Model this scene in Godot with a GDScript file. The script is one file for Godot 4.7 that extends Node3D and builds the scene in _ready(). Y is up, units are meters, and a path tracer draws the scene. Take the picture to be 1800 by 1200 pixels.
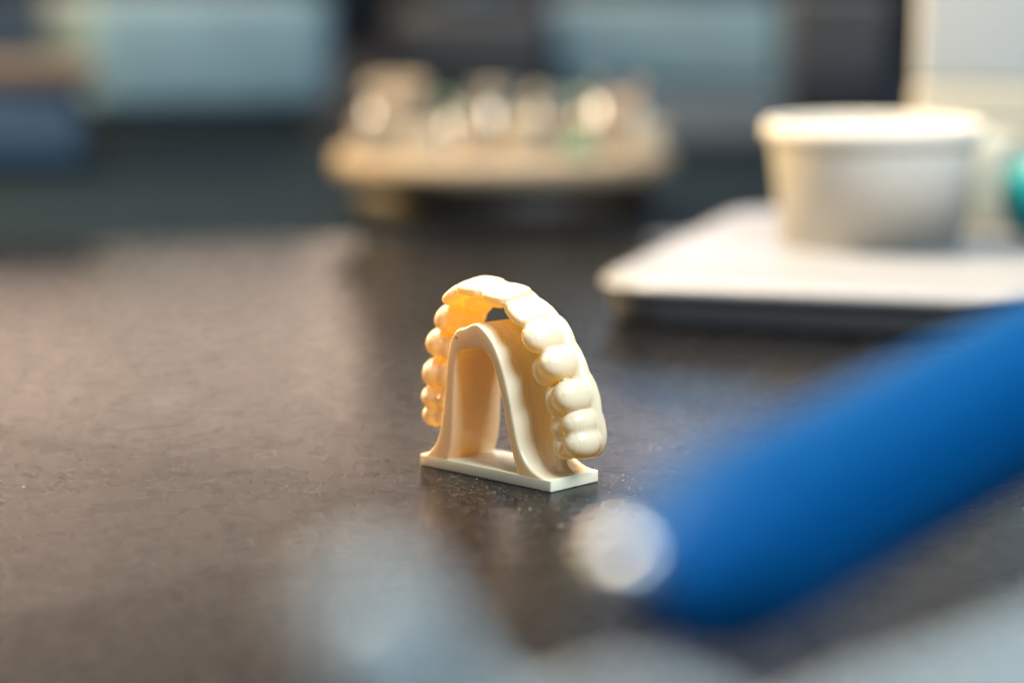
extends Node3D
# A 3D-printed resin row of teeth standing on a dark workbench mat, photographed close up.
# Metres throughout; the printed piece is about 46 mm tall.

const MM := 0.001
var rng := RandomNumberGenerator.new()
var mats := {}
var used := {}

# ------------------------------------------------------------------ helpers
func numbered(called: String) -> String:
	var n: int = used.get(called, 0)
	used[called] = n + 1
	return called if n == 0 else "%s_%03d" % [called, n]

func thing(called: String, label: String, category: String, at := Vector3.ZERO, turn := 0.0, group := "") -> Node3D:
	var o := Node3D.new()
	o.name = numbered(called)
	add_child(o)
	o.position = at
	o.rotation.y = turn
	o.set_meta("label", label)
	o.set_meta("category", category)
	if group:
		o.set_meta("group", group)
	return o

func part(called: String, mesh: Mesh, mat: Material, parent: Node, at := Vector3.ZERO, turn := Vector3.ZERO) -> MeshInstance3D:
	var o := MeshInstance3D.new()
	o.name = called
	o.mesh = mesh
	o.material_override = mat
	o.position = at
	o.rotation = turn
	o.cast_shadow = GeometryInstance3D.SHADOW_CASTING_SETTING_ON
	parent.add_child(o, true)
	return o

func loft(rings: Array, cap := true, closed_path := false) -> ArrayMesh:
	# rings: arrays of the same number of points, each a closed loop
	var st := SurfaceTool.new()
	st.begin(Mesh.PRIMITIVE_TRIANGLES)
	var n: int = rings[0].size()
	for r in rings:
		for p in r:
			st.add_vertex(p)
	var m := rings.size()
	for j in (m if closed_path else m - 1):
		var a := j * n
		var b := ((j + 1) % m) * n
		for i in n:
			var k := (i + 1) % n
			for v in [a + i, b + i, b + k, a + i, b + k, a + k]:
				st.add_index(v)
	if cap and not closed_path:
		for e in [0, m - 1]:
			var c := Vector3.ZERO
			for p in rings[e]:
				c += p
			st.add_vertex(c / n)
			var ci := m * n + (0 if e == 0 else 1)
			for i in n:
				var k := (i + 1) % n
				var tri := [e * n + i, e * n + k, ci] if e == 0 else [e * n + k, e * n + i, ci]
				for v in tri:
					st.add_index(v)
	st.generate_normals()
	return st.commit()

func lathe(profile: Array, seg := 48) -> ArrayMesh:
	# profile of Vector2(radius, height), bottom to top; closed by its own ends at radius 0
	var rings := []
	for p in profile:
		var r := []
		for i in seg:
			var t := TAU * i / seg
			r.append(Vector3(p.x * cos(t), p.y, -p.x * sin(t)))
		rings.append(r)
	return loft(rings, true)

func tube(points: Array, radii: Array, seg := 20) -> ArrayMesh:
	var rings := []
	var n := points.size()
	var side := Vector3.ZERO
	for j in n:
		var d: Vector3 = (points[mini(j + 1, n - 1)] - points[maxi(j - 1, 0)]).normalized()
		if side == Vector3.ZERO:
			side = d.cross(Vector3.UP if absf(d.y) < 0.9 else Vector3.RIGHT).normalized()
		side = (side - d * side.dot(d)).normalized()
		var up := side.cross(d)
		var r := []
		for i in seg:
			var t := -TAU * i / seg
			r.append(points[j] + (side * cos(t) + up * sin(t)) * radii[j])
		rings.append(r)
	return loft(rings, true)

func smooth_path(pts: Array, per := 8) -> Array:
	var out := []
	for i in pts.size() - 1:
		var p0 = pts[maxi(i - 1, 0)]
		var p3 = pts[mini(i + 2, pts.size() - 1)]
		for k in per:
			out.append(pts[i].cubic_interpolate(pts[i + 1], p0, p3, float(k) / per))
	out.append(pts[-1])
	return out

func rounded_box(size: Vector3, r: float, corner := -1.0, seg := 6) -> ArrayMesh:
	# base at y = 0; vertical corners of radius corner, top and bottom edges of radius r
	if corner < 0.0:
		corner = r
	var rings := []
	var steps := []
	for k in 5:
		var t := PI / 2 * k / 4
		steps.append(Vector2(r * (1 - sin(t)), r * (1 - cos(t))))
	var levels := []
	for s in steps:
		levels.append(s)
	for k in range(4, -1, -1):
		levels.append(Vector2(steps[k].x, size.y - steps[k].y))
	for lv in levels:
		var ring := []
		var hx: float = size.x / 2 - lv.x
		var hz: float = size.z / 2 - lv.x
		var c := maxf(corner - lv.x, 0.0002)
		for q in 4:
			var cx := (hx - c) * (1 if q in [0, 3] else -1)
			var cz := (hz - c) * (1 if q in [0, 1] else -1)
			for k in seg + 1:
				var t := PI / 2 * (q + float(k) / seg)
				ring.append(Vector3(cx + c * cos(t), lv.y, cz + c * sin(t)))
		ring.reverse()
		rings.append(ring)
	return loft(rings, true)

func flared_slab(size: Vector2, y0: float, y1: float, inset: float, corner: float) -> ArrayMesh:
	# a tray: narrower at the foot, with a rounded upper edge
	var rings := []
	for lv in [[y0, inset], [y0 + 0.0012, inset - 0.0015], [y1 - 0.0066, 0.0030], [y1 - 0.0054, 0.0008], [y1 - 0.0042, 0.0], [y1 - 0.0028, 0.0008], [y1 - 0.0012, 0.0024], [y1 - 0.0003, 0.0045], [y1, 0.0070]]:
		var ring := []
		var hx: float = size.x / 2 - lv[1]
		var hz: float = size.y / 2 - lv[1]
		for q in 4:
			for k in 9:
				var t := PI / 2 * (q + k / 8.0)
				ring.append(Vector3((hx - corner) * (1 if q in [0, 3] else -1) + corner * cos(t), lv[0], (hz - corner) * (1 if q in [0, 1] else -1) + corner * sin(t)))
		ring.reverse()
		rings.append(ring)
	return loft(rings)

func noise_tex(size: int, freq: float, octaves: int, seed_: int, lo: Color, hi: Color, as_normal := false, bump := 4.0, kind := FastNoiseLite.TYPE_SIMPLEX_SMOOTH, a := 0.0, b := 1.0) -> NoiseTexture2D:
	var n := FastNoiseLite.new()
	n.noise_type = kind
	n.frequency = freq
	n.fractal_octaves = octaves
	n.seed = seed_
	var t := NoiseTexture2D.new()
	t.width = size
	t.height = size
	t.seamless = true
	t.noise = n
	if as_normal:
		t.as_normal_map = true
		t.bump_strength = bump
	else:
		var g := Gradient.new()
		g.set_color(0, lo)
		g.set_color(1, hi)
		g.set_offset(0, a)
		g.set_offset(1, b)
		t.color_ramp = g
	return t

func mat(called: String, c: Color, rough := 0.5, metal := 0.0) -> StandardMaterial3D:
	var m := StandardMaterial3D.new()
	m.resource_name = called
	m.albedo_color = c
	m.roughness = rough
	m.metallic = metal
	mats[called] = m
	return m

func grain(m: StandardMaterial3D, scale: float, seed_: int, lo := 0.85, strength := 0.3) -> void:
	# faint uneven tone and relief in the object's own space
	m.albedo_texture = noise_tex(256, 0.02, 4, seed_, Color(lo, lo, lo), Color(1, 1, 1))
	m.normal_enabled = true
	m.normal_texture = noise_tex(256, 0.06, 3, seed_ + 7, Color.BLACK, Color.WHITE, true, 3.0)
	m.normal_scale = strength
	m.uv1_triplanar = true
	m.uv1_scale = Vector3.ONE * scale

# ------------------------------------------------------------------ scene
func _ready() -> void:
	rng.seed = 41
	setup_view()
	make_materials()
	make_setting()
	make_print()
	make_tray_and_cup()
	make_cast_stand()
	make_far_things()
	make_near_tools()
	make_dust()

func setup_view() -> void:
	var cam := Camera3D.new()
	cam.name = "camera"
	cam.position = Vector3(0, 0.123, 0)
	cam.rotation_degrees = Vector3(-9.3, 0, 0)
	var at := CameraAttributesPhysical.new()
	at.frustum_focal_length = 82.76
	at.frustum_focus_distance = 0.554
	at.exposure_aperture = 4.4
	at.frustum_near = 0.02
	at.frustum_far = 30.0
	cam.attributes = at
	cam.fov = 16.5
	cam.near = 0.02
	cam.far = 30.0
	add_child(cam)
	cam.current = true
	var we := WorldEnvironment.new()
	we.name = "world_environment"
	var e := Environment.new()
	e.background_mode = Environment.BG_COLOR
	e.background_color = Color(0.10, 0.15, 0.19)
	e.tonemap_mode = Environment.TONE_MAPPER_LINEAR
	e.tonemap_exposure = 1.0
	e.sdfgi_enabled = true
	e.ssao_enabled = true
	e.ssil_enabled = true
	we.environment = e
	add_child(we)
	# warm bench lamp, up and behind to the left of the piece
	area("bench_lamp", Vector3(-0.32, 1.05, -1.00), Vector3(0, 0.02, -0.56), Vector2(0.18, 0.18), Color(1.0, 0.90, 0.77), 5.2)
	# warm lamp far off behind on the left, low enough to sheen the mat
	area("far_lamp", Vector3(-0.50, 0.255, -3.2), Vector3(-0.15, 0.0, -0.8), Vector2(1.5, 0.15), Color(1.0, 0.87, 0.77), 0.88)
	# cool window at the far right end of the room
	area("far_right_window", Vector3(0.52, 0.42, -3.2), Vector3(0.1, 0.0, -0.7), Vector2(0.8, 0.44), Color(0.70, 0.84, 1.0), 0.32)
	# second warm lamp, lower and further off on the left
	area("side_lamp", Vector3(-0.90, 0.45, -1.40), Vector3(0, 0.02, -0.56), Vector2(0.2, 0.2), Color(1.0, 0.85, 0.60), 3.0)
	# cool window, high on the right of the bench
	area("window_light", Vector3(0.52, 0.88, -0.10), Vector3(0.0, 0.02, -0.6), Vector2(0.5, 0.4), Color(0.88, 0.95, 1.0), 2.7)
	# soft daylight from the near left
	area("room_light", Vector3(-0.70, 0.90, 0.20), Vector3(0.0, 0.02, -0.65), Vector2(0.7, 0.6), Color(0.95, 0.97, 1.0), 0.30)
	# daylight that reaches the far end of the room
	area("far_window_light", Vector3(0.4, 1.3, -1.1), Vector3(0, 0.05, -2.0), Vector2(1.2, 0.4), Color(0.80, 0.92, 1.0), 0.9)

func area(called: String, at: Vector3, to: Vector3, size: Vector2, c: Color, energy: float) -> void:
	var l := AreaLight3D.new()
	l.name = called
	l.area_size = size
	l.light_color = c
	l.light_energy = energy
	l.area_range = 8.0
	l.area_attenuation = 2.0
	l.shadow_enabled = true
	add_child(l)
	l.look_at_from_position(at, to, Vector3.UP)

func make_materials() -> void:
	var resin := mat("ivory_resin", Color(0.955, 0.905, 0.785), 0.20)
	resin.subsurf_scatter_enabled = true
	resin.subsurf_scatter_strength = 0.03
	resin.backlight_enabled = true
	resin.backlight = Color(0.86, 0.745, 0.41)
	resin.metallic_specular = 0.6
	resin.normal_enabled = true
	resin.normal_texture = noise_tex(256, 0.05, 4, 5, Color.BLACK, Color.WHITE, true, 2.0)
	resin.normal_scale = 0.12
	resin.uv1_triplanar = true
	resin.uv1_world_triplanar = true
	resin.uv1_scale = Vector3.ONE * 90.0
	var solid: StandardMaterial3D = resin.duplicate()
	solid.resource_name = "solid_resin"
	solid.backlight = Color(0.30, 0.26, 0.15)
	solid.subsurf_scatter_strength = 0.15
	mats.solid_resin = solid

	var mm := mat("bench_mat", Color(0.275, 0.27, 0.265), 0.29)
	mm.albedo_texture = noise_tex(1024, 0.27, 1, 11, Color(0.17, 0.20, 0.26), Color(1.0, 1.0, 1.0), false, 0, FastNoiseLite.TYPE_VALUE, 0.64, 0.90)
	mm.roughness_texture = noise_tex(512, 0.012, 4, 15, Color(0.86, 0.86, 0.86), Color(1.0, 1.0, 1.0))
	mm.normal_enabled = true
	mm.normal_texture = noise_tex(1024, 0.36, 1, 12, Color.BLACK, Color.WHITE, true, 4.0, FastNoiseLite.TYPE_VALUE)
	mm.normal_scale = 0.15
	mm.uv1_triplanar = true
	mm.uv1_scale = Vector3.ONE * 11.0
	mm.metallic_specular = 0.25
	var desk := mat("far_desk", Color(0.085, 0.125, 0.155), 0.8)
	desk.metallic_specular = 0.1
	grain(desk, 6.0, 21, 0.8, 0.2)
	mat("white_plastic", Color(0.50, 0.505, 0.515), 0.42)
	grain(mats.white_plastic, 30.0, 31, 0.94, 0.08)
	mat("paper_cup", Color(0.79, 0.77, 0.725), 0.6)
	grain(mats.paper_cup, 60.0, 33, 0.95, 0.15)
	mat("teal_panel", Color(0.355, 0.46, 0.51), 0.5)
	grain(mats.teal_panel, 4.0, 35, 0.9, 0.05)
	mat("dark_trim", Color(0.05, 0.07, 0.09), 0.5)
	mat("navy", Color(0.03, 0.06, 0.10), 0.5)
	mat("blue_box", Color(0.11, 0.21, 0.29), 0.6)
	mat("pale_box", Color(0.20, 0.26, 0.31), 0.6)
	mat("brown_card", Color(0.26, 0.22, 0.19), 0.7)
	mat("slate_box", Color(0.24, 0.29, 0.35), 0.6)
	mat("dark_wood", Color(0.20, 0.165, 0.13), 0.5)
	grain(mats.dark_wood, 20.0, 41, 0.7, 0.3)
	mat("plaster", Color(0.53, 0.47, 0.39), 0.7)
	grain(mats.plaster, 40.0, 43, 0.82, 0.4)
	mat("pale_plaster", Color(0.58, 0.545, 0.475), 0.7)
	grain(mats.pale_plaster, 40.0, 44, 0.82, 0.4)
	mat("grey_stone", Color(0.36, 0.37, 0.36), 0.7)
	grain(mats.grey_stone, 40.0, 45, 0.8, 0.4)
	mat("green_wax", Color(0.34, 0.52, 0.42), 0.5)
	mat("turquoise_plastic", Color(0.0, 0.47, 0.48), 0.35)
	mat("cream_plastic", Color(0.66, 0.64, 0.57), 0.4)
	var blue := mat("blue_handle", Color(0.0, 0.245, 0.43), 0.6)
	blue.metallic = 0.2
	blue.metallic_specular = 0.12
	grain(blue, 60.0, 51, 0.9, 0.1)
	var steel := mat("brushed_steel", Color(0.64, 0.70, 0.715), 0.5)
	grain(steel, 40.0, 53, 0.85, 0.15)
	mat("pale_enamel", Color(0.70, 0.70, 0.68), 0.4)
	mat("satin_chrome", Color(0.95, 0.97, 0.98), 0.36, 1.0)
	mat("chrome", Color(0.93, 0.94, 0.95), 0.08, 1.0)
	mat("ink", Color(0.06, 0.05, 0.06), 0.6)
	mat("dust", Color(0.80, 0.79, 0.76), 0.8)

func struct(called: String, mesh: Mesh, m: Material, at := Vector3.ZERO, turn := 0.0) -> void:
	var o := part(called, mesh, m, self, at, Vector3(0, turn, 0))
	o.set_meta("kind", "structure")

func make_setting() -> void:
	struct("far_desk", rounded_box(Vector3(4.0, 0.03, 4.4), 0.002), mats.far_desk, Vector3(0, -0.0335, -1.2))
	var o := part("bench_mat", rounded_box(Vector3(1.3, 0.0035, 1.05), 0.0015, 0.012), mats.bench_mat, self, Vector3(0, -0.0035, -0.515), Vector3(0, 0.045, 0))
	o.set_meta("label", "dark grainy rubber bench mat under the printed teeth")
	o.set_meta("category", "mat")
	struct("back_wall", rounded_box(Vector3(6.0, 2.0, 0.1), 0.01), mats.navy, Vector3(0, -0.5, -3.5))

# ------------------------------------------------------------------ the printed piece
# own axes: x along the base, y up, z towards the biting edges (the camera's left)
const OUTER := [[-21.9, 2.7], [-20.6, 2.95], [-18.6, 4.0], [-16.6, 6.2], [-15.3, 9.0], [-14.3, 13.0], [-13.6, 18.0], [-12.9, 24.5], [-12.0, 29.5], [-10.7, 33.2], [-8.6, 35.2], [-6.6, 35.6], [-4.7, 36.6], [-2.6, 37.1], [-0.6, 36.3], [1.5, 34.7], [3.5, 32.4], [5.7, 28.3], [7.2, 24.5], [8.6, 20.0], [10.0, 14.5], [11.3, 10.0], [13.0, 6.9], [15.2, 4.7], [17.6, 3.5], [20.0, 2.9], [21.9, 2.7]]
const INNER := [[-13.2, 1.0], [-12.2, 3.4], [-11.2, 6.2], [-10.7, 9.5], [-10.4, 13.0], [-10.2, 18.0], [-9.9, 23.0], [-9.5, 27.0], [-8.6, 29.2], [-7.0, 30.2], [-4.5, 30.9], [-2.0, 31.2], [0.1, 30.7], [1.8, 29.4], [3.0, 27.6], [4.2, 24.7], [5.3, 21.5], [6.5, 17.4], [7.5, 13.2], [8.5, 9.5], [9.6, 6.2], [10.8, 3.6], [12.0, 1.0]]

func resample(list: Array, n: int) -> Array:
	var pts := []
	for p in list:
		pts.append(Vector2(p[0], p[1]))
	pts = smooth_path(pts, 8)
	var total := 0.0
	var at := [0.0]
	for i in range(1, pts.size()):
		total += pts[i].distance_to(pts[i - 1])
		at.append(total)
	var out := []
	var j := 0
	for i in n:
		var s := total * i / (n - 1)
		while j < pts.size() - 2 and at[j + 1] < s:
			j += 1
		out.append(pts[j].lerp(pts[j + 1], clampf((s - at[j]) / maxf(at[j + 1] - at[j], 1e-6), 0, 1)))
	return out

func support_wall() -> ArrayMesh:
	var n := 72
	var po := resample(OUTER, n)
	var pi := resample(INNER, n)
	var no := []
	var ni := []
	for i in n:
		var d: Vector2 = po[mini(i + 1, n - 1)] - po[maxi(i - 1, 0)]
		no.append(Vector2(-d.y, d.x).normalized())
		d = pi[mini(i + 1, n - 1)] - pi[maxi(i - 1, 0)]
		ni.append(Vector2(-d.y, d.x).normalized())
	var rings := []
	var half := 8.26
	var slices := []
	for k in 5:
		var t := PI / 2 * k / 4
		slices.append([half - 0.55 * (1 - sin(t)), 0.55 * (1 - cos(t))])
	slices.reverse()
	# front edge rounded: from the flat face back
	var list := []
	for k in 5:
		var t := PI / 2 * k / 4
		list.append([half - 0.6 * (1 - cos(t)), 0.6 * (1 - sin(t))])
	var z := half - 0.6
	while z > -half + 0.35:
		z -= 0.16
		list.append([z, 0.0])
	list.append([-half, 0.3])
	for s in list:
		var ring := []
		var back := clampf((6.0 - s[0]) / 4.0, 0.0, 1.0)
		var saw := fposmod(s[0] / 0.92, 1.0)
		var ripple: float = back * -0.34 * (1.0 - absf(saw * 2.0 - 1.0)) - 0.02 * sin(s[0] * TAU / 0.33)
		var taper: float = 0.9 * pow(clampf((half - s[0]) / (2 * half), 0, 1), 1.5)
		for i in n:
			var f := clampf(minf(i, n - 1 - i) / 9.0, 0.0, 1.0)
			var p: Vector2 = po[i] + no[i] * ((ripple - taper * 0.4) * f - s[1])
			p.y = maxf(p.y, 1.6)
			ring.append(Vector3(p.x, p.y, s[0]) * MM)
		for i in range(n - 1, -1, -1):
			var p: Vector2 = pi[i] + ni[i] * s[1]
			ring.append(Vector3(p.x, p.y, s[0]) * MM)
		rings.append(ring)
	# strip caps: outer to inner, across the ribbon
	var st := SurfaceTool.new()
	st.begin(Mesh.PRIMITIVE_TRIANGLES)
	var m := rings.size()
	var c := 2 * n
	for r in rings:
		for p in r:
			st.add_vertex(p)
	for j in m - 1:
		for i in c:
			var k := (i + 1) % c
			var a := j * c
			var b := a + c
			for v in [a + i, b + k, b + i, a + i, a + k, b + k]:
				st.add_index(v)
	for e in [0, m - 1]:
		for i in n - 1:
			var a: int = e * c + i
			var b: int = e * c + i + 1
			var q: int = e * c + c - 1 - i
			var p: int = e * c + c - 2 - i
			var tris := [a, q, b, b, q, p] if e == 0 else [a, b, q, b, p, q]
			for v in tris:
				st.add_index(v)
	st.generate_normals()
	return st.commit()

# lobes: [centre (t, n, o), radii, power, tilt about t]; t along the row, n outward (cheek side), o towards the biting edge
var teeth := []          # per tooth: {mid, tt, nn, lobes}
var path := []           # Vector2 along the necks
var path_near := []      # per path point: how far between two teeth, 0 to 1

func smin(a: float, b: float, k: float) -> float:
	var h := clampf(0.5 + 0.5 * (a - b) / k, 0.0, 1.0)
	return lerpf(a, b, h) - k * h * (1.0 - h)

func tooth_field(tooth: Dictionary, x: float, y: float, o: float) -> float:
	var dx: float = x - tooth.mid.x
	var dy: float = y - tooth.mid.y
	var t: float = dx * tooth.tt.x + dy * tooth.tt.y
	var n: float = dx * tooth.nn.x + dy * tooth.nn.y
	var d := 20.0
	for l in tooth.lobes:
		var q: Vector3 = Vector3(t, n, o) - l[0]
		var c: float = l[4]
		var sn: float = l[5]
		var r: Vector3 = l[1]
		var kx := absf(q.x) / r.x
		var ky := absf(q.y * c + q.z * sn) / r.y
		var kz := absf(q.z * c - q.y * sn) / r.z
		var g: float
		if l[2] == 2.0:
			g = sqrt(kx * kx + ky * ky + kz * kz)
		else:
			g = pow(pow(kx, l[2]) + pow(ky, l[2]) + pow(kz, l[2]), 1.0 / l[2])
		d = smin(d, (g - 1.0) * minf(r.x, minf(r.y, r.z)), 0.9)
	return d

func row_field(x: float, y: float, o: float, near: Array, pi: int) -> float:
	var d := 20.0
	for k in near:
		var e := tooth_field(teeth[k], x, y, o)
		d = e if d > 19.0 else smin(d, e, 0.28)
	# the collar along the necks
	var p: Vector2 = path[pi]
	var m := path.size()
	var dir: Vector2 = (path[mini(pi + 1, m - 1)] - path[maxi(pi - 1, 0)]).normalized()
	var top := smoothstep(34.0, 42.0, p.y)
	var b: float = path_near[pi]
	var rn := (4.5 - 1.1 * top) * (1.0 - 0.20 * b * b)
	var rz := 2.4 + 0.7 * b
	var v := Vector2(x, y) - p
	var along := v.dot(dir)
	if pi > 0 and pi < m - 1:
		along = 0.0
	var off := (v.dot(Vector2(dir.y, -dir.x)) - 0.5 + 1.2 * top) / rn
	var oz := (o + 4.9) / rz
	var c := (sqrt(off * off + oz * oz + along * along / 9.0) - 1.0) * rz
	d = smin(d, c, 0.7)
	return d + 0.010 * sin(o * TAU / 0.95)

func build_row(parent: Node3D, resin: Material, labels: Array) -> void:
	var h := 0.38
	var x0 := -34.0
	var y0 := 3.0
	var o0 := -9.0
	var nx := 180
	var ny := 125
	var no := 43
	var val := PackedFloat32Array()
	val.resize(nx * ny * no)
	val.fill(9.0)
	var live := PackedByteArray()
	live.resize(nx * ny)
	var cand := {}
	for j in ny:
		for i in nx:
			var q := Vector2(x0 + i * h, y0 + j * h)
			var best := 1e9
			var bi := 0
			for k in range(0, path.size(), 2):
				var e: float = q.distance_squared_to(path[k])
				if e < best:
					best = e
					bi = k
			if best > 72.0:
				continue
			for k in [bi - 1, bi + 1]:
				if k >= 0 and k < path.size() and q.distance_squared_to(path[k]) < best:
					best = q.distance_squared_to(path[k])
					bi = k
			var near := []
			for k in teeth.size():
				near.append([q.distance_squared_to(teeth[k].mid), k])
			near.sort()
			var three := [near[0][1], near[1][1], near[2][1]]
			var at := j * nx + i
			cand[at] = [three, bi]
			live[at] = 1
			var base := at * no
			for k in no:
				val[base + k] = row_field(q.x, q.y, o0 + k * h, three, bi)
	# surface nets
	var vert := PackedInt32Array()
	vert.resize(nx * ny * no)
	vert.fill(-1)
	var pos := PackedVector3Array()
	var nor := PackedVector3Array()
	var step := [0, no, nx * no]
	for j in ny - 1:
		for i in nx - 1:
			var at := j * nx + i
			if live[at] == 0 or live[at + 1] == 0 or live[at + nx] == 0 or live[at + nx + 1] == 0:
				continue
			for k in no - 1:
				var c := at * no + k
				var corner := [val[c], val[c + no], val[c + nx * no], val[c + nx * no + no], val[c + 1], val[c + no + 1], val[c + nx * no + 1], val[c + nx * no + no + 1]]
				var below := 0
				for v in corner:
					if v < 0.0:
						below += 1
				if below == 0 or below == 8:
					continue
				var sum := Vector3.ZERO
				var cnt := 0
				for e in [[0, 1], [2, 3], [4, 5], [6, 7], [0, 2], [1, 3], [4, 6], [5, 7], [0, 4], [1, 5], [2, 6], [3, 7]]:
					var a: float = corner[e[0]]
					var b: float = corner[e[1]]
					if (a < 0.0) != (b < 0.0):
						var pa := Vector3(e[0] & 1, (e[0] >> 1) & 1, e[0] >> 2)
						var pb := Vector3(e[1] & 1, (e[1] >> 1) & 1, e[1] >> 2)
						sum += pa.lerp(pb, a / (a - b))
						cnt += 1
				var p := Vector3(x0 + i * h, y0 + j * h, o0 + k * h) + sum / cnt * h
				var cd: Array = cand[at]
				var g := Vector3.ZERO
				var ee := 0.12
				g.x = row_field(p.x + ee, p.y, p.z, cd[0], cd[1]) - row_field(p.x - ee, p.y, p.z, cd[0], cd[1])
				g.y = row_field(p.x, p.y + ee, p.z, cd[0], cd[1]) - row_field(p.x, p.y - ee, p.z, cd[0], cd[1])
				g.z = row_field(p.x, p.y, p.z + ee, cd[0], cd[1]) - row_field(p.x, p.y, p.z - ee, cd[0], cd[1])
				vert[c] = pos.size()
				pos.append(p)
				nor.append(g.normalized())
	# quads, dealt out to the tooth that they lie on, or to the collar behind the necks
	var count := teeth.size() + 1
	var faces := []
	for k in count:
		faces.append(PackedInt32Array())
	for j in range(1, ny - 1):
		for i in range(1, nx - 1):
			var at := j * nx + i
			if live[at] == 0:
				continue
			for k in range(1, no - 1):
				var c := at * no + k
				var a := val[c]
				for ax in 3:
					var nb: int = c + [no, nx * no, 1][ax]
					var b := val[nb]
					if (a < 0.0) == (b < 0.0) or b > 8.9 or a > 8.9:
						continue
					var u: int = [nx * no, 1, no][ax]
					var w: int = [1, no, nx * no][ax]
					var q := [vert[c], vert[c - u], vert[c - u - w], vert[c - w]]
					if q.min() < 0:
						continue
					var owner: int = cand[at][0][0]
					if o0 + k * h < -4.3:
						owner = count - 1
					var order := [0, 1, 2, 0, 2, 3] if a > 0.0 else [0, 2, 1, 0, 3, 2]
					for t in order:
						faces[owner].append(q[t])
	for k in count:
		var origin := Vector3.ZERO
		if k < count - 1:
			origin = Vector3(teeth[k].mid.x, teeth[k].mid.y, 0.0)
		var remap := {}
		var vs := PackedVector3Array()
		var ns := PackedVector3Array()
		var idx := PackedInt32Array()
		for f in faces[k]:
			if not remap.has(f):
				remap[f] = vs.size()
				vs.append((pos[f] - origin) * MM)
				ns.append(nor[f])
			idx.append(remap[f])
		var arr := []
		arr.resize(Mesh.ARRAY_MAX)
		arr[Mesh.ARRAY_VERTEX] = vs
		arr[Mesh.ARRAY_NORMAL] = ns
		arr[Mesh.ARRAY_INDEX] = idx
		var mesh := ArrayMesh.new()
		mesh.add_surface_from_arrays(Mesh.PRIMITIVE_TRIANGLES, arr)
		var o := part("tooth" if k < count - 1 else "neck_collar", mesh, resin, parent, origin * MM)
		if k < count - 1:
			o.set_meta("label", labels[k])

# the row: x, y of each tooth's middle, kind, width, z of its middle
const ROW := [
	[22.0, 12.6, "molar", 11.4, 0.0], [19.6, 20.9, "premolar", 8.6, 0.0], [15.2, 27.9, "premolar", 8.4, 0.0], [10.9, 34.0, "canine", 8.5, 0.0], [5.9, 38.9, "lateral", 8.2, 0.0], [0.6, 42.0, "central", 9.2, 0.4, -6.0],
	[-7.8, 43.0, "central", 9.2, 0.4, -2.0], [-13.6, 41.2, "lateral", 7.2, 0.2], [-17.2, 35.6, "canine", 7.2, 0.0], [-19.9, 29.2, "premolar", 7.6, 0.0], [-21.2, 21.8, "premolar", 7.8, 0.0], [-21.6, 13.6, "molar", 10.4, 0.0]]

func lobes_for(kind: String, w: float) -> Array:
	var h := w / 2
	match kind:
		"molar":
			return [[Vector3(2.3, 2.0, 0.5), Vector3(h - 2.0, 3.5, 5.0), 2.0, 0.12], [Vector3(-2.3, 2.0, 0.2), Vector3(h - 2.0, 3.3, 4.8), 2.0, 0.12], [Vector3(2.1, -2.8, 0.4), Vector3(h - 2.3, 3.1, 4.5), 2.0, -0.15], [Vector3(-2.2, -2.7, 0.2), Vector3(h - 2.4, 3.0, 4.2), 2.0, -0.15]]
		"premolar":
			return [[Vector3(0, 1.8, 0.3), Vector3(h - 0.1, 3.3, 5.3), 2.2, 0.10], [Vector3(0, -2.5, 0.1), Vector3(h - 0.4, 2.8, 4.3), 2.3, -0.15]]
		"canine":
			return [[Vector3(0, 1.3, 0.5), Vector3(h, 3.0, 5.6), 2.3, 0.16], [Vector3(0, -1.2, -1.8), Vector3(h - 0.6, 2.8, 3.6), 2.1, 0.0]]
		"lateral":
			return [[Vector3(0, 1.7, 0.7), Vector3(h, 1.7, 5.4), 3.2, 0.12], [Vector3(0, -0.4, -2.8), Vector3(h - 0.5, 2.7, 3.0), 2.2, 0.0]]
	return [[Vector3(0, 1.8, 0.8), Vector3(h, 1.6, 5.7), 3.4, 0.14], [Vector3(0, -0.4, -2.8), Vector3(h - 0.5, 2.7, 3.0), 2.2, 0.0]]

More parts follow.
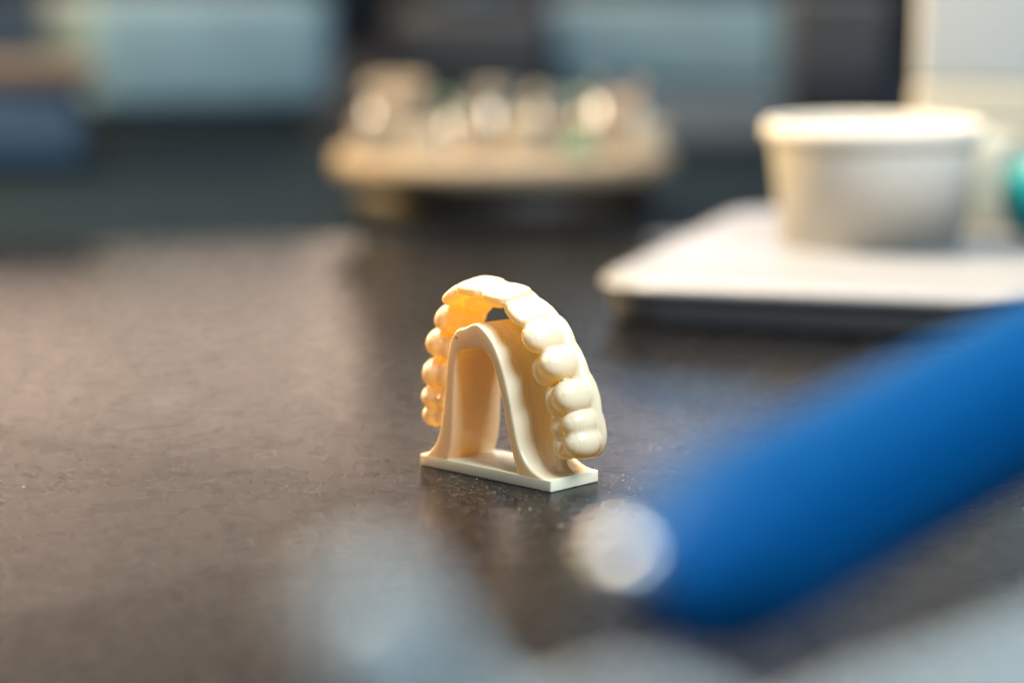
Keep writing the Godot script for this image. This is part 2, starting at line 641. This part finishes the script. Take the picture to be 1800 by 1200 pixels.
func make_print() -> void:
	var t := thing("printed_dental_arch", "ivory resin 3D printed row of teeth standing upright on its thin base plate", "dental model", Vector3(-0.0010, 0, -0.5549), deg_to_rad(-43.9))
	var resin: Material = mats.ivory_resin
	part("base_plate", rounded_box(Vector3(43.8, 2.8, 16.6) * MM, 0.25 * MM, 0.3 * MM, 3), mats.solid_resin, t)
	part("support_wall", support_wall(), resin, t)
	# the row of teeth
	var n := ROW.size()
	var mid := []
	var outs := []
	var labels := []
	for i in n:
		mid.append(Vector2(ROW[i][0], ROW[i][1]))
	for i in n:
		var d: Vector2 = mid[mini(i + 1, n - 1)] - mid[maxi(i - 1, 0)]
		outs.append(Vector2(d.y, -d.x).normalized())
		if ROW[i].size() > 5:
			outs[i] = Vector2.UP.rotated(PI + deg_to_rad(ROW[i][5]))
		var lobes := []
		for l in lobes_for(ROW[i][2], ROW[i][3]):
			lobes.append([l[0] + Vector3(0, 0, ROW[i][4]), l[1], l[2], l[3], cos(l[3]), sin(l[3])])
		teeth.append({"mid": mid[i], "nn": outs[i], "tt": Vector2(outs[i].y, -outs[i].x), "lobes": lobes})
		labels.append({"molar": "broad four cusped molar at the end of the row", "premolar": "rounded two cusped premolar", "canine": "pointed canine tooth", "lateral": "narrow flat incisor", "central": "wide flat front incisor"}[ROW[i][2]])
	# the line that the collar of the necks follows
	var c := []
	for p in mid:
		c.append(p)
	var first: Vector2 = mid[0] + (mid[0] - mid[1]) * 0.3
	var last: Vector2 = mid[n - 1] + (mid[n - 1] - mid[n - 2]) * 0.3
	first -= outs[0] * 1.6
	last -= outs[n - 1] * 1.6
	c.push_front(first)
	c.push_back(last)
	path = smooth_path(c, 12)
	for q in path:
		var near := 1e9
		for p in mid:
			near = minf(near, q.distance_to(p))
		path_near.append(clampf(near / 3.9, 0, 1))
	build_row(t, resin, labels)
	# stems that hold the two ends of the row to the base
	for s in [[16.8, 1.0, 5.6], [-18.6, 1.0, 5.6]]:
		var prof := [Vector2(0.01, 2.3), Vector2(3.4, 2.4), Vector2(2.5, 3.0), Vector2(1.7, 3.9), Vector2(1.3, 5.0), Vector2(1.2, 6.4), Vector2(1.6, 8.0), Vector2(0.01, 8.2)]
		var sc := []
		for p in prof:
			sc.append(p * MM)
		part("support_stem", lathe(sc, 24), resin, t, Vector3(s[0], 0, -s[1]) * MM)
	# web between the top of the wall and the necks
	var web := []
	for k in 9:
		var f := k / 8.0
		var ring := []
		for i in 20:
			var a := -TAU * i / 20
			ring.append(Vector3(2.2 + f * 1.5 + (3.6 - 1.6 * sin(f * PI)) * cos(a), 34.0 + f * 6.0, -6.2 + (1.5 - 0.5 * sin(f * PI)) * sin(a)) * MM)
		web.append(ring)
	part("support_web", loft(web), resin, t)
	var dot := SphereMesh.new()
	dot.radius = 0.32 * MM
	dot.height = 0.5 * MM
	dot.radial_segments = 12
	dot.rings = 6
	part("ink_dot", dot, mats.ink, t, Vector3(-9.2, 33.1, 8.22) * MM)

# ------------------------------------------------------------------ things behind
func make_tray_and_cup() -> void:
	var yaw := atan2(-0.04, 0.124)
	var tray := thing("white_tray", "white plastic tray with rounded corners under the paper cup", "tray", Vector3(0.1680, 0, -0.861), -0.31)
	part("tray_foot", rounded_box(Vector3(0.20, 0.0026, 0.21), 0.0005, 0.006), mats.dark_trim, tray)
	part("tray_body", flared_slab(Vector2(0.226, 0.236), 0.0015, 0.0170, 0.0040, 0.024), mats.white_plastic, tray)
	var cup := thing("paper_cup", "pale paper cup with rolled rim on the white tray", "cup", Vector3(0.1345, 0.0170, -0.875))
	var wall := [Vector2(0.0001, 0.001), Vector2(0.029, 0.001), Vector2(0.0335, 0.0), Vector2(0.0382, 0.041), Vector2(0.0382, 0.0415), Vector2(0.0372, 0.0415), Vector2(0.0325, 0.002), Vector2(0.0001, 0.002)]
	part("cup_wall", lathe(wall, 64), mats.paper_cup, cup)
	var rim := []
	for i in 17:
		var a := TAU * i / 16
		rim.append(Vector2(0.0390 + 0.0019 * cos(a), 0.0420 + 0.0034 * sin(a)))
	var rings := []
	for i in 64:
		var t := TAU * i / 64
		var ring := []
		for p in rim.slice(0, 16):
			ring.append(Vector3(p.x * cos(t), p.y, p.x * sin(t)))
		rings.append(ring)
	part("cup_rim", loft(rings, false, true), mats.paper_cup, cup)
	var disp := thing("white_dispenser", "tall white dispenser with a cream lower band behind the paper cup", "dispenser", Vector3(0.2050, 0.0170, -1.02), -0.24)
	part("lower_band", rounded_box(Vector3(0.060, 0.052, 0.05), 0.002, 0.005), mats.cream_plastic, disp)
	part("body", rounded_box(Vector3(0.0585, 0.16, 0.0485), 0.003, 0.005), mats.pale_enamel, disp, Vector3(0, 0.0522, 0))
	var pot := thing("cream_pot", "small cream pot right beside the paper cup", "pot", Vector3(0.1870, 0.0170, -0.935))
	part("pot_wall", lathe([Vector2(0.0001, 0), Vector2(0.013, 0), Vector2(0.0145, 0.002), Vector2(0.0145, 0.034), Vector2(0.013, 0.036), Vector2(0.0001, 0.036)], 40), mats.cream_plastic, pot)
	var jar := thing("turquoise_jar", "turquoise rounded jar at the right edge of the tray", "jar", Vector3(0.2030, 0.0170, -0.880))
	part("jar_body", lathe([Vector2(0.0001, 0), Vector2(0.011, 0), Vector2(0.0165, 0.006), Vector2(0.0195, 0.015), Vector2(0.0182, 0.024), Vector2(0.0125, 0.031), Vector2(0.007, 0.034), Vector2(0.0001, 0.0342)], 40), mats.turquoise_plastic, jar)

func cast_mesh(r: float, h: float, seed_: int) -> ArrayMesh:
	# a horseshoe plaster jaw: a block with an arch ridge of tooth bumps
	var g := RandomNumberGenerator.new()
	g.seed = seed_
	var pts := []
	var rad := []
	for i in 41:
		var f := i / 40.0
		var a := PI * (0.05 + 0.9 * f)
		pts.append(Vector3(cos(a) * r * 0.75, h, -sin(a) * r * 0.85 + r * 0.2))
		rad.append(r * 0.21 * (1.0 + 0.22 * sin(f * TAU * 7)) * (0.5 if i in [0, 40] else 1.0))
	return tube(pts, rad, 12)

func cast_block(r: float, h: float, g: RandomNumberGenerator) -> ArrayMesh:
	# a trimmed plaster block: horseshoe outline, waisted and uneven
	var rings := []
	var w := g.randf_range(0.72, 0.9)
	for lv in [[0.0, 0.97], [0.08, 1.0], [0.35, 0.98], [0.6, w], [0.85, w + 0.06], [1.0, w]]:
		var ring := []
		for i in 28:
			var t := TAU * i / 28
			var k: float = 1.0 + 0.05 * sin(t * 3.0 + r * 900.0)
			ring.append(Vector3(r * lv[1] * k * cos(t), h * lv[0], -r * lv[1] * k * sin(t) * (0.95 if sin(t) > 0 else 0.6)))
		rings.append(ring)
	return loft(rings)

func make_cast_stand() -> void:
	var stand := thing("round_stand", "round tan plaster stand with a dark foot crowded with casts", "stand", Vector3(-0.004, -0.0035, -1.150))
	part("foot", lathe([Vector2(0.0001, 0), Vector2(0.070, 0), Vector2(0.072, 0.002), Vector2(0.071, 0.0205), Vector2(0.0001, 0.0207)], 64), mats.dark_wood, stand)
	part("plate", lathe([Vector2(0.0001, 0.0210), Vector2(0.079, 0.0210), Vector2(0.083, 0.0228), Vector2(0.083, 0.031), Vector2(0.080, 0.0335), Vector2(0.0001, 0.034)], 72), mats.plaster, stand)
	var top := 0.0306
	var spots := [
		[-0.0640, -1.118, 0.012, 0.018, "plaster", "small tan jaw cast at the left rim of the round stand"],
		[-0.0560, -1.150, 0.016, 0.040, "plaster", "tall tan jaw cast at the back left of the stand, highest of all"],
		[-0.0420, -1.106, 0.011, 0.015, "pale_plaster", "small pale jaw cast at the front left of the stand"],
		[-0.0260, -1.140, 0.012, 0.022, "pale_plaster", "mid sized pale jaw cast right of the tall tan cast"],
		[-0.0170, -1.097, 0.011, 0.013, "plaster", "low tan jaw cast at the front edge of the stand"],
		[-0.0080, -1.175, 0.014, 0.034, "grey_stone", "tall grey stone jaw cast at the back of the stand"],
		[0.0060, -1.112, 0.012, 0.022, "pale_plaster", "pale jaw cast in the front middle of the stand"],
		[0.0190, -1.160, 0.014, 0.030, "grey_stone", "grey stone jaw cast right of the stand's middle at the back"],
		[0.0260, -1.118, 0.011, 0.018, "plaster", "tan jaw cast just left of the green wax block"],
		[0.0480, -1.135, 0.015, 0.030, "plaster", "bright tan jaw cast standing tall at the right of the stand"],
		[0.0640, -1.125, 0.010, 0.016, "pale_plaster", "small pale jaw cast at the right rim of the stand"]]
	for s in spots:
		var c := thing("plaster_cast", s[5], "dental cast", Vector3(s[0], top, s[1]), rng.randf_range(-0.6, 0.6), "plaster casts crowded on the round stand")
		part("cast_block", cast_block(s[2], s[3] * 0.72, rng), mats[s[4]], c)
		part("tooth_ridge", cast_mesh(s[2], s[3] * 0.76, int(s[0] * 1000)), mats[s[4]], c)
	var bur_spots := [[-0.0690, -1.150], [-0.0330, -1.165], [-0.0300, -1.120], [-0.0100, -1.130], [0.0120, -1.135], [0.0340, -1.150], [0.0400, -1.105], [0.0620, -1.150]]
	var bur_labels := ["pale headed grinding bur at the far left rim of the stand", "green headed grinding bur just right of the tall tan cast", "grey headed grinding bur left of the front middle of the stand", "tan headed grinding bur in front of the tall grey cast", "pale headed grinding bur at the middle of the stand", "green headed grinding bur right of the grey stone cast", "grey headed grinding bur beside the green wax block", "tan headed grinding bur at the right rim of the stand"]
	for k in bur_spots.size():
		var hh := rng.randf_range(0.022, 0.040)
		var bur := thing("grinding_bur", bur_labels[k], "grinding bur", Vector3(bur_spots[k][0], top, bur_spots[k][1]), 0.0, "grinding burs standing on the round stand")
		part("shank", lathe([Vector2(0.0001, 0), Vector2(0.0012, 0), Vector2(0.0012, hh * 0.7), Vector2(0.0001, hh * 0.7)], 14), mats.satin_chrome, bur)
		part("head", lathe([Vector2(0.0001, hh * 0.7), Vector2(0.0020, hh * 0.71), Vector2(0.0030, hh * 0.82), Vector2(0.0024, hh * 0.94), Vector2(0.0001, hh)], 14), mats[["pale_plaster", "green_wax", "grey_stone", "plaster"][k % 4]], bur)
	var wax := thing("green_wax_block", "small green wax block between the casts on the stand", "wax block", Vector3(0.0315, top, -1.095), 0.3)
	part("wax", rounded_box(Vector3(0.012, 0.010, 0.010), 0.002, 0.003), mats.green_wax, wax)

func make_far_things() -> void:
	var a := thing("equipment_case", "big pale teal equipment case at the left behind the bench", "equipment case", Vector3(-0.250, -0.0035, -1.80), 0.32)
	part("plinth", rounded_box(Vector3(0.16, 0.016, 0.2), 0.003, 0.02), mats.dark_trim, a)
	part("case_body", rounded_box(Vector3(0.185, 0.083, 0.23), 0.012, 0.02), mats.teal_panel, a, Vector3(0, 0.0165, 0))
	var b := thing("equipment_cabinet", "pale teal cabinet behind the plaster casts", "cabinet", Vector3(0.128, -0.0035, -2.0), -0.05)
	part("plinth", rounded_box(Vector3(0.17, 0.02, 0.16), 0.003), mats.dark_trim, b)
	part("cabinet_body", rounded_box(Vector3(0.19, 0.072, 0.18), 0.008), mats.teal_panel, b, Vector3(0, 0.0205, 0))
	var nv := thing("navy_machine", "dark navy machine between the teal case and the cabinet", "machine", Vector3(-0.03, -0.0035, -1.9))
	part("machine_body", rounded_box(Vector3(0.13, 0.088, 0.12), 0.012), mats.navy, nv)
	part("machine_head", rounded_box(Vector3(0.05, 0.016, 0.06), 0.006), mats.blue_box, nv, Vector3(0.0, 0.0885, 0))
	var s := thing("slate_folder_box", "low slate blue box in front of the teal cabinet", "box", Vector3(0.135, -0.0035, -1.68), -0.28)
	part("box_body", rounded_box(Vector3(0.13, 0.022, 0.10), 0.003), mats.slate_box, s)
	part("box_lid", rounded_box(Vector3(0.133, 0.008, 0.103), 0.002), mats.pale_box, s, Vector3(0, 0.0222, 0))
	var d := thing("black_speaker", "black box-like device left of the white dispenser", "device", Vector3(0.196, -0.0035, -1.42), -0.1)
	part("device_body", rounded_box(Vector3(0.062, 0.105, 0.07), 0.005), mats.dark_trim, d)
	part("device_front", rounded_box(Vector3(0.052, 0.04, 0.004), 0.001), mats.navy, d, Vector3(-0.003, 0.035, 0.0365))
	var bb := thing("blue_storage_box", "dark blue storage box under the brown slab at the far left", "box", Vector3(-0.326, -0.0035, -1.42), 0.25)
	part("box_body", rounded_box(Vector3(0.13, 0.05, 0.11), 0.010), mats.blue_box, bb)
	var cb := thing("brown_cardboard_slab", "dark brown cardboard slab lying on the blue box", "cardboard", Vector3(-0.318, 0.0468, -1.42), 0.2)
	part("slab", rounded_box(Vector3(0.135, 0.014, 0.11), 0.002), mats.brown_card, cb)
	var pb := thing("pale_storage_box", "pale grey blue box standing behind the brown slab at the far left", "box", Vector3(-0.535, -0.0035, -2.25), 0.2)
	part("box_body", rounded_box(Vector3(0.19, 0.095, 0.10), 0.012), mats.pale_box, pb)

# ------------------------------------------------------------------ things in front
func make_near_tools() -> void:
	var p := thing("blue_handled_tool", "blue handled hand tool with a shiny ball tip across the foreground", "hand tool")
	var a := Vector3(0.0140, 0.0512, -0.2570)
	var b := Vector3(0.1692, 0.0637, -0.4969)
	var pts := []
	var rad := []
	for i in 41:
		var f := pow(i / 40.0, 1.7)
		pts.append(a.lerp(b, f))
		var r := 0.0124 + 0.0006 * smoothstep(0.0, 0.45, f)
		r *= lerpf(0.34, 1.0, smoothstep(-0.02, 0.075, f))
		if i > 37:
			r *= sqrt(1.0 - pow((i - 37) / 3.4, 2))
		rad.append(r)
	part("handle", tube(pts, rad, 32), mats.blue_handle, p)
	var dir := (b - a).normalized()
	var tip := Vector3(0.0123, 0.0569, -0.2535)
	var ball := SphereMesh.new()
	ball.radius = 0.0026
	ball.height = 0.0052
	part("ball_tip", ball, mats.satin_chrome, p, tip)
	part("ferrule", tube([a + dir * 0.004, a, tip], [0.0043, 0.0034, 0.0016], 24), mats.dark_trim, p)
	var r := thing("steel_tool_rest", "pale steel tool rest with a bent rail in the near foreground", "tool rest")
	var rail := smooth_path([Vector3(-0.0139, 0.0659, -0.1826), Vector3(-0.0112, 0.0703, -0.1834), Vector3(-0.0075, 0.0659, -0.1828), Vector3(-0.0035, 0.0610, -0.1821), Vector3(0.0027, 0.0590, -0.1821), Vector3(0.0092, 0.0610, -0.1823), Vector3(0.0150, 0.0592, -0.1821), Vector3(0.0202, 0.0565, -0.1819), Vector3(0.0281, 0.0585, -0.1866), Vector3(0.0383, 0.0606, -0.1914), Vector3(0.0500, 0.0622, -0.2005), Vector3(0.0664, 0.0640, -0.2140)], 8)
	var rr := []
	for i in rail.size():
		rr.append(lerpf(0.0049, 0.0028, clampf(i / 20.0, 0.0, 1.0)) * sqrt(clampf(minf(i + 0.4, rail.size() - 1 - i + 0.4) / 5.0, 0.0, 1.0)))
	part("rail", tube(rail, rr, 24), mats.brushed_steel, r)
	part("foot", rounded_box(Vector3(0.11, 0.004, 0.03), 0.001, 0.004), mats.brushed_steel, r, Vector3(0.026, 0.0, -0.196), Vector3(0, 0.33, 0))
	part("foot_bar", tube([Vector3(0.0625, 0.003, -0.211), Vector3(0.096, 0.003, -0.370)], [0.003, 0.003], 12), mats.brushed_steel, r)
	for x in [[-0.0119, 0.0670, -0.1830], [0.0625, 0.0645, -0.2110], [0.0960, 0.0450, -0.3700]]:
		part("leg", tube([Vector3(x[0], 0.003, x[2]), Vector3(x[0], x[1], x[2])], [0.0026, 0.0026], 16), mats.brushed_steel, r)

func make_dust() -> void:
	# specks of dust and resin crumbs lying on the mat
	var mm := MultiMesh.new()
	mm.transform_format = MultiMesh.TRANSFORM_3D
	var s := SphereMesh.new()
	s.radius = 0.5
	s.height = 0.6
	s.radial_segments = 8
	s.rings = 4
	mm.mesh = s
	var n := 260
	mm.instance_count = n
	for i in n:
		var z := -rng.randf_range(0.40, 0.95)
		var x := rng.randf_range(-0.24, 0.24) * -z
		var r := rng.randf_range(0.08, 0.32) * MM * (1.0 if rng.randf() < 0.9 else 1.8)
		mm.set_instance_transform(i, Transform3D(Basis(Vector3.UP, rng.randf() * TAU).scaled(Vector3(r * rng.randf_range(1, 2.6), r * 0.7, r)), Vector3(x, r * 0.2, z)))
	var o := MultiMeshInstance3D.new()
	o.name = "dust_specks"
	o.multimesh = mm
	o.material_override = mats.dust
	o.set_meta("label", "pale dust specks scattered over the dark mat")
	o.set_meta("category", "dust")
	o.set_meta("kind", "stuff")
	add_child(o)
	# a little heap of resin filings on the left, and crumbs beside the base
	var heap := MultiMesh.new()
	heap.transform_format = MultiMesh.TRANSFORM_3D
	heap.mesh = s
	heap.instance_count = 420
	for i in 420:
		var c := Vector2(-0.0985, -0.648) if i < 300 else Vector2(-0.082, -0.625)
		if i >= 400:
			c = Vector2(0.024, -0.542)
		var e := Vector2(rng.randfn(0.0, 0.0045), rng.randfn(0.0, 0.0085)) * (1.0 if i < 400 else 0.9)
		var r := rng.randf_range(0.07, 0.17) * MM * (1.0 if i < 400 else 1.5)
		heap.set_instance_transform(i, Transform3D(Basis(Vector3.UP, rng.randf() * TAU).scaled(Vector3(r * rng.randf_range(1, 2.4), r, r)), Vector3(c.x + e.x, r * 0.25, c.y + e.y)))
	var h := MultiMeshInstance3D.new()
	h.name = "resin_filings"
	h.multimesh = heap
	h.material_override = mats.dust
	h.set_meta("label", "pale resin filings in a small patch left of the printed teeth")
	h.set_meta("category", "filings")
	h.set_meta("kind", "stuff")
	add_child(h)
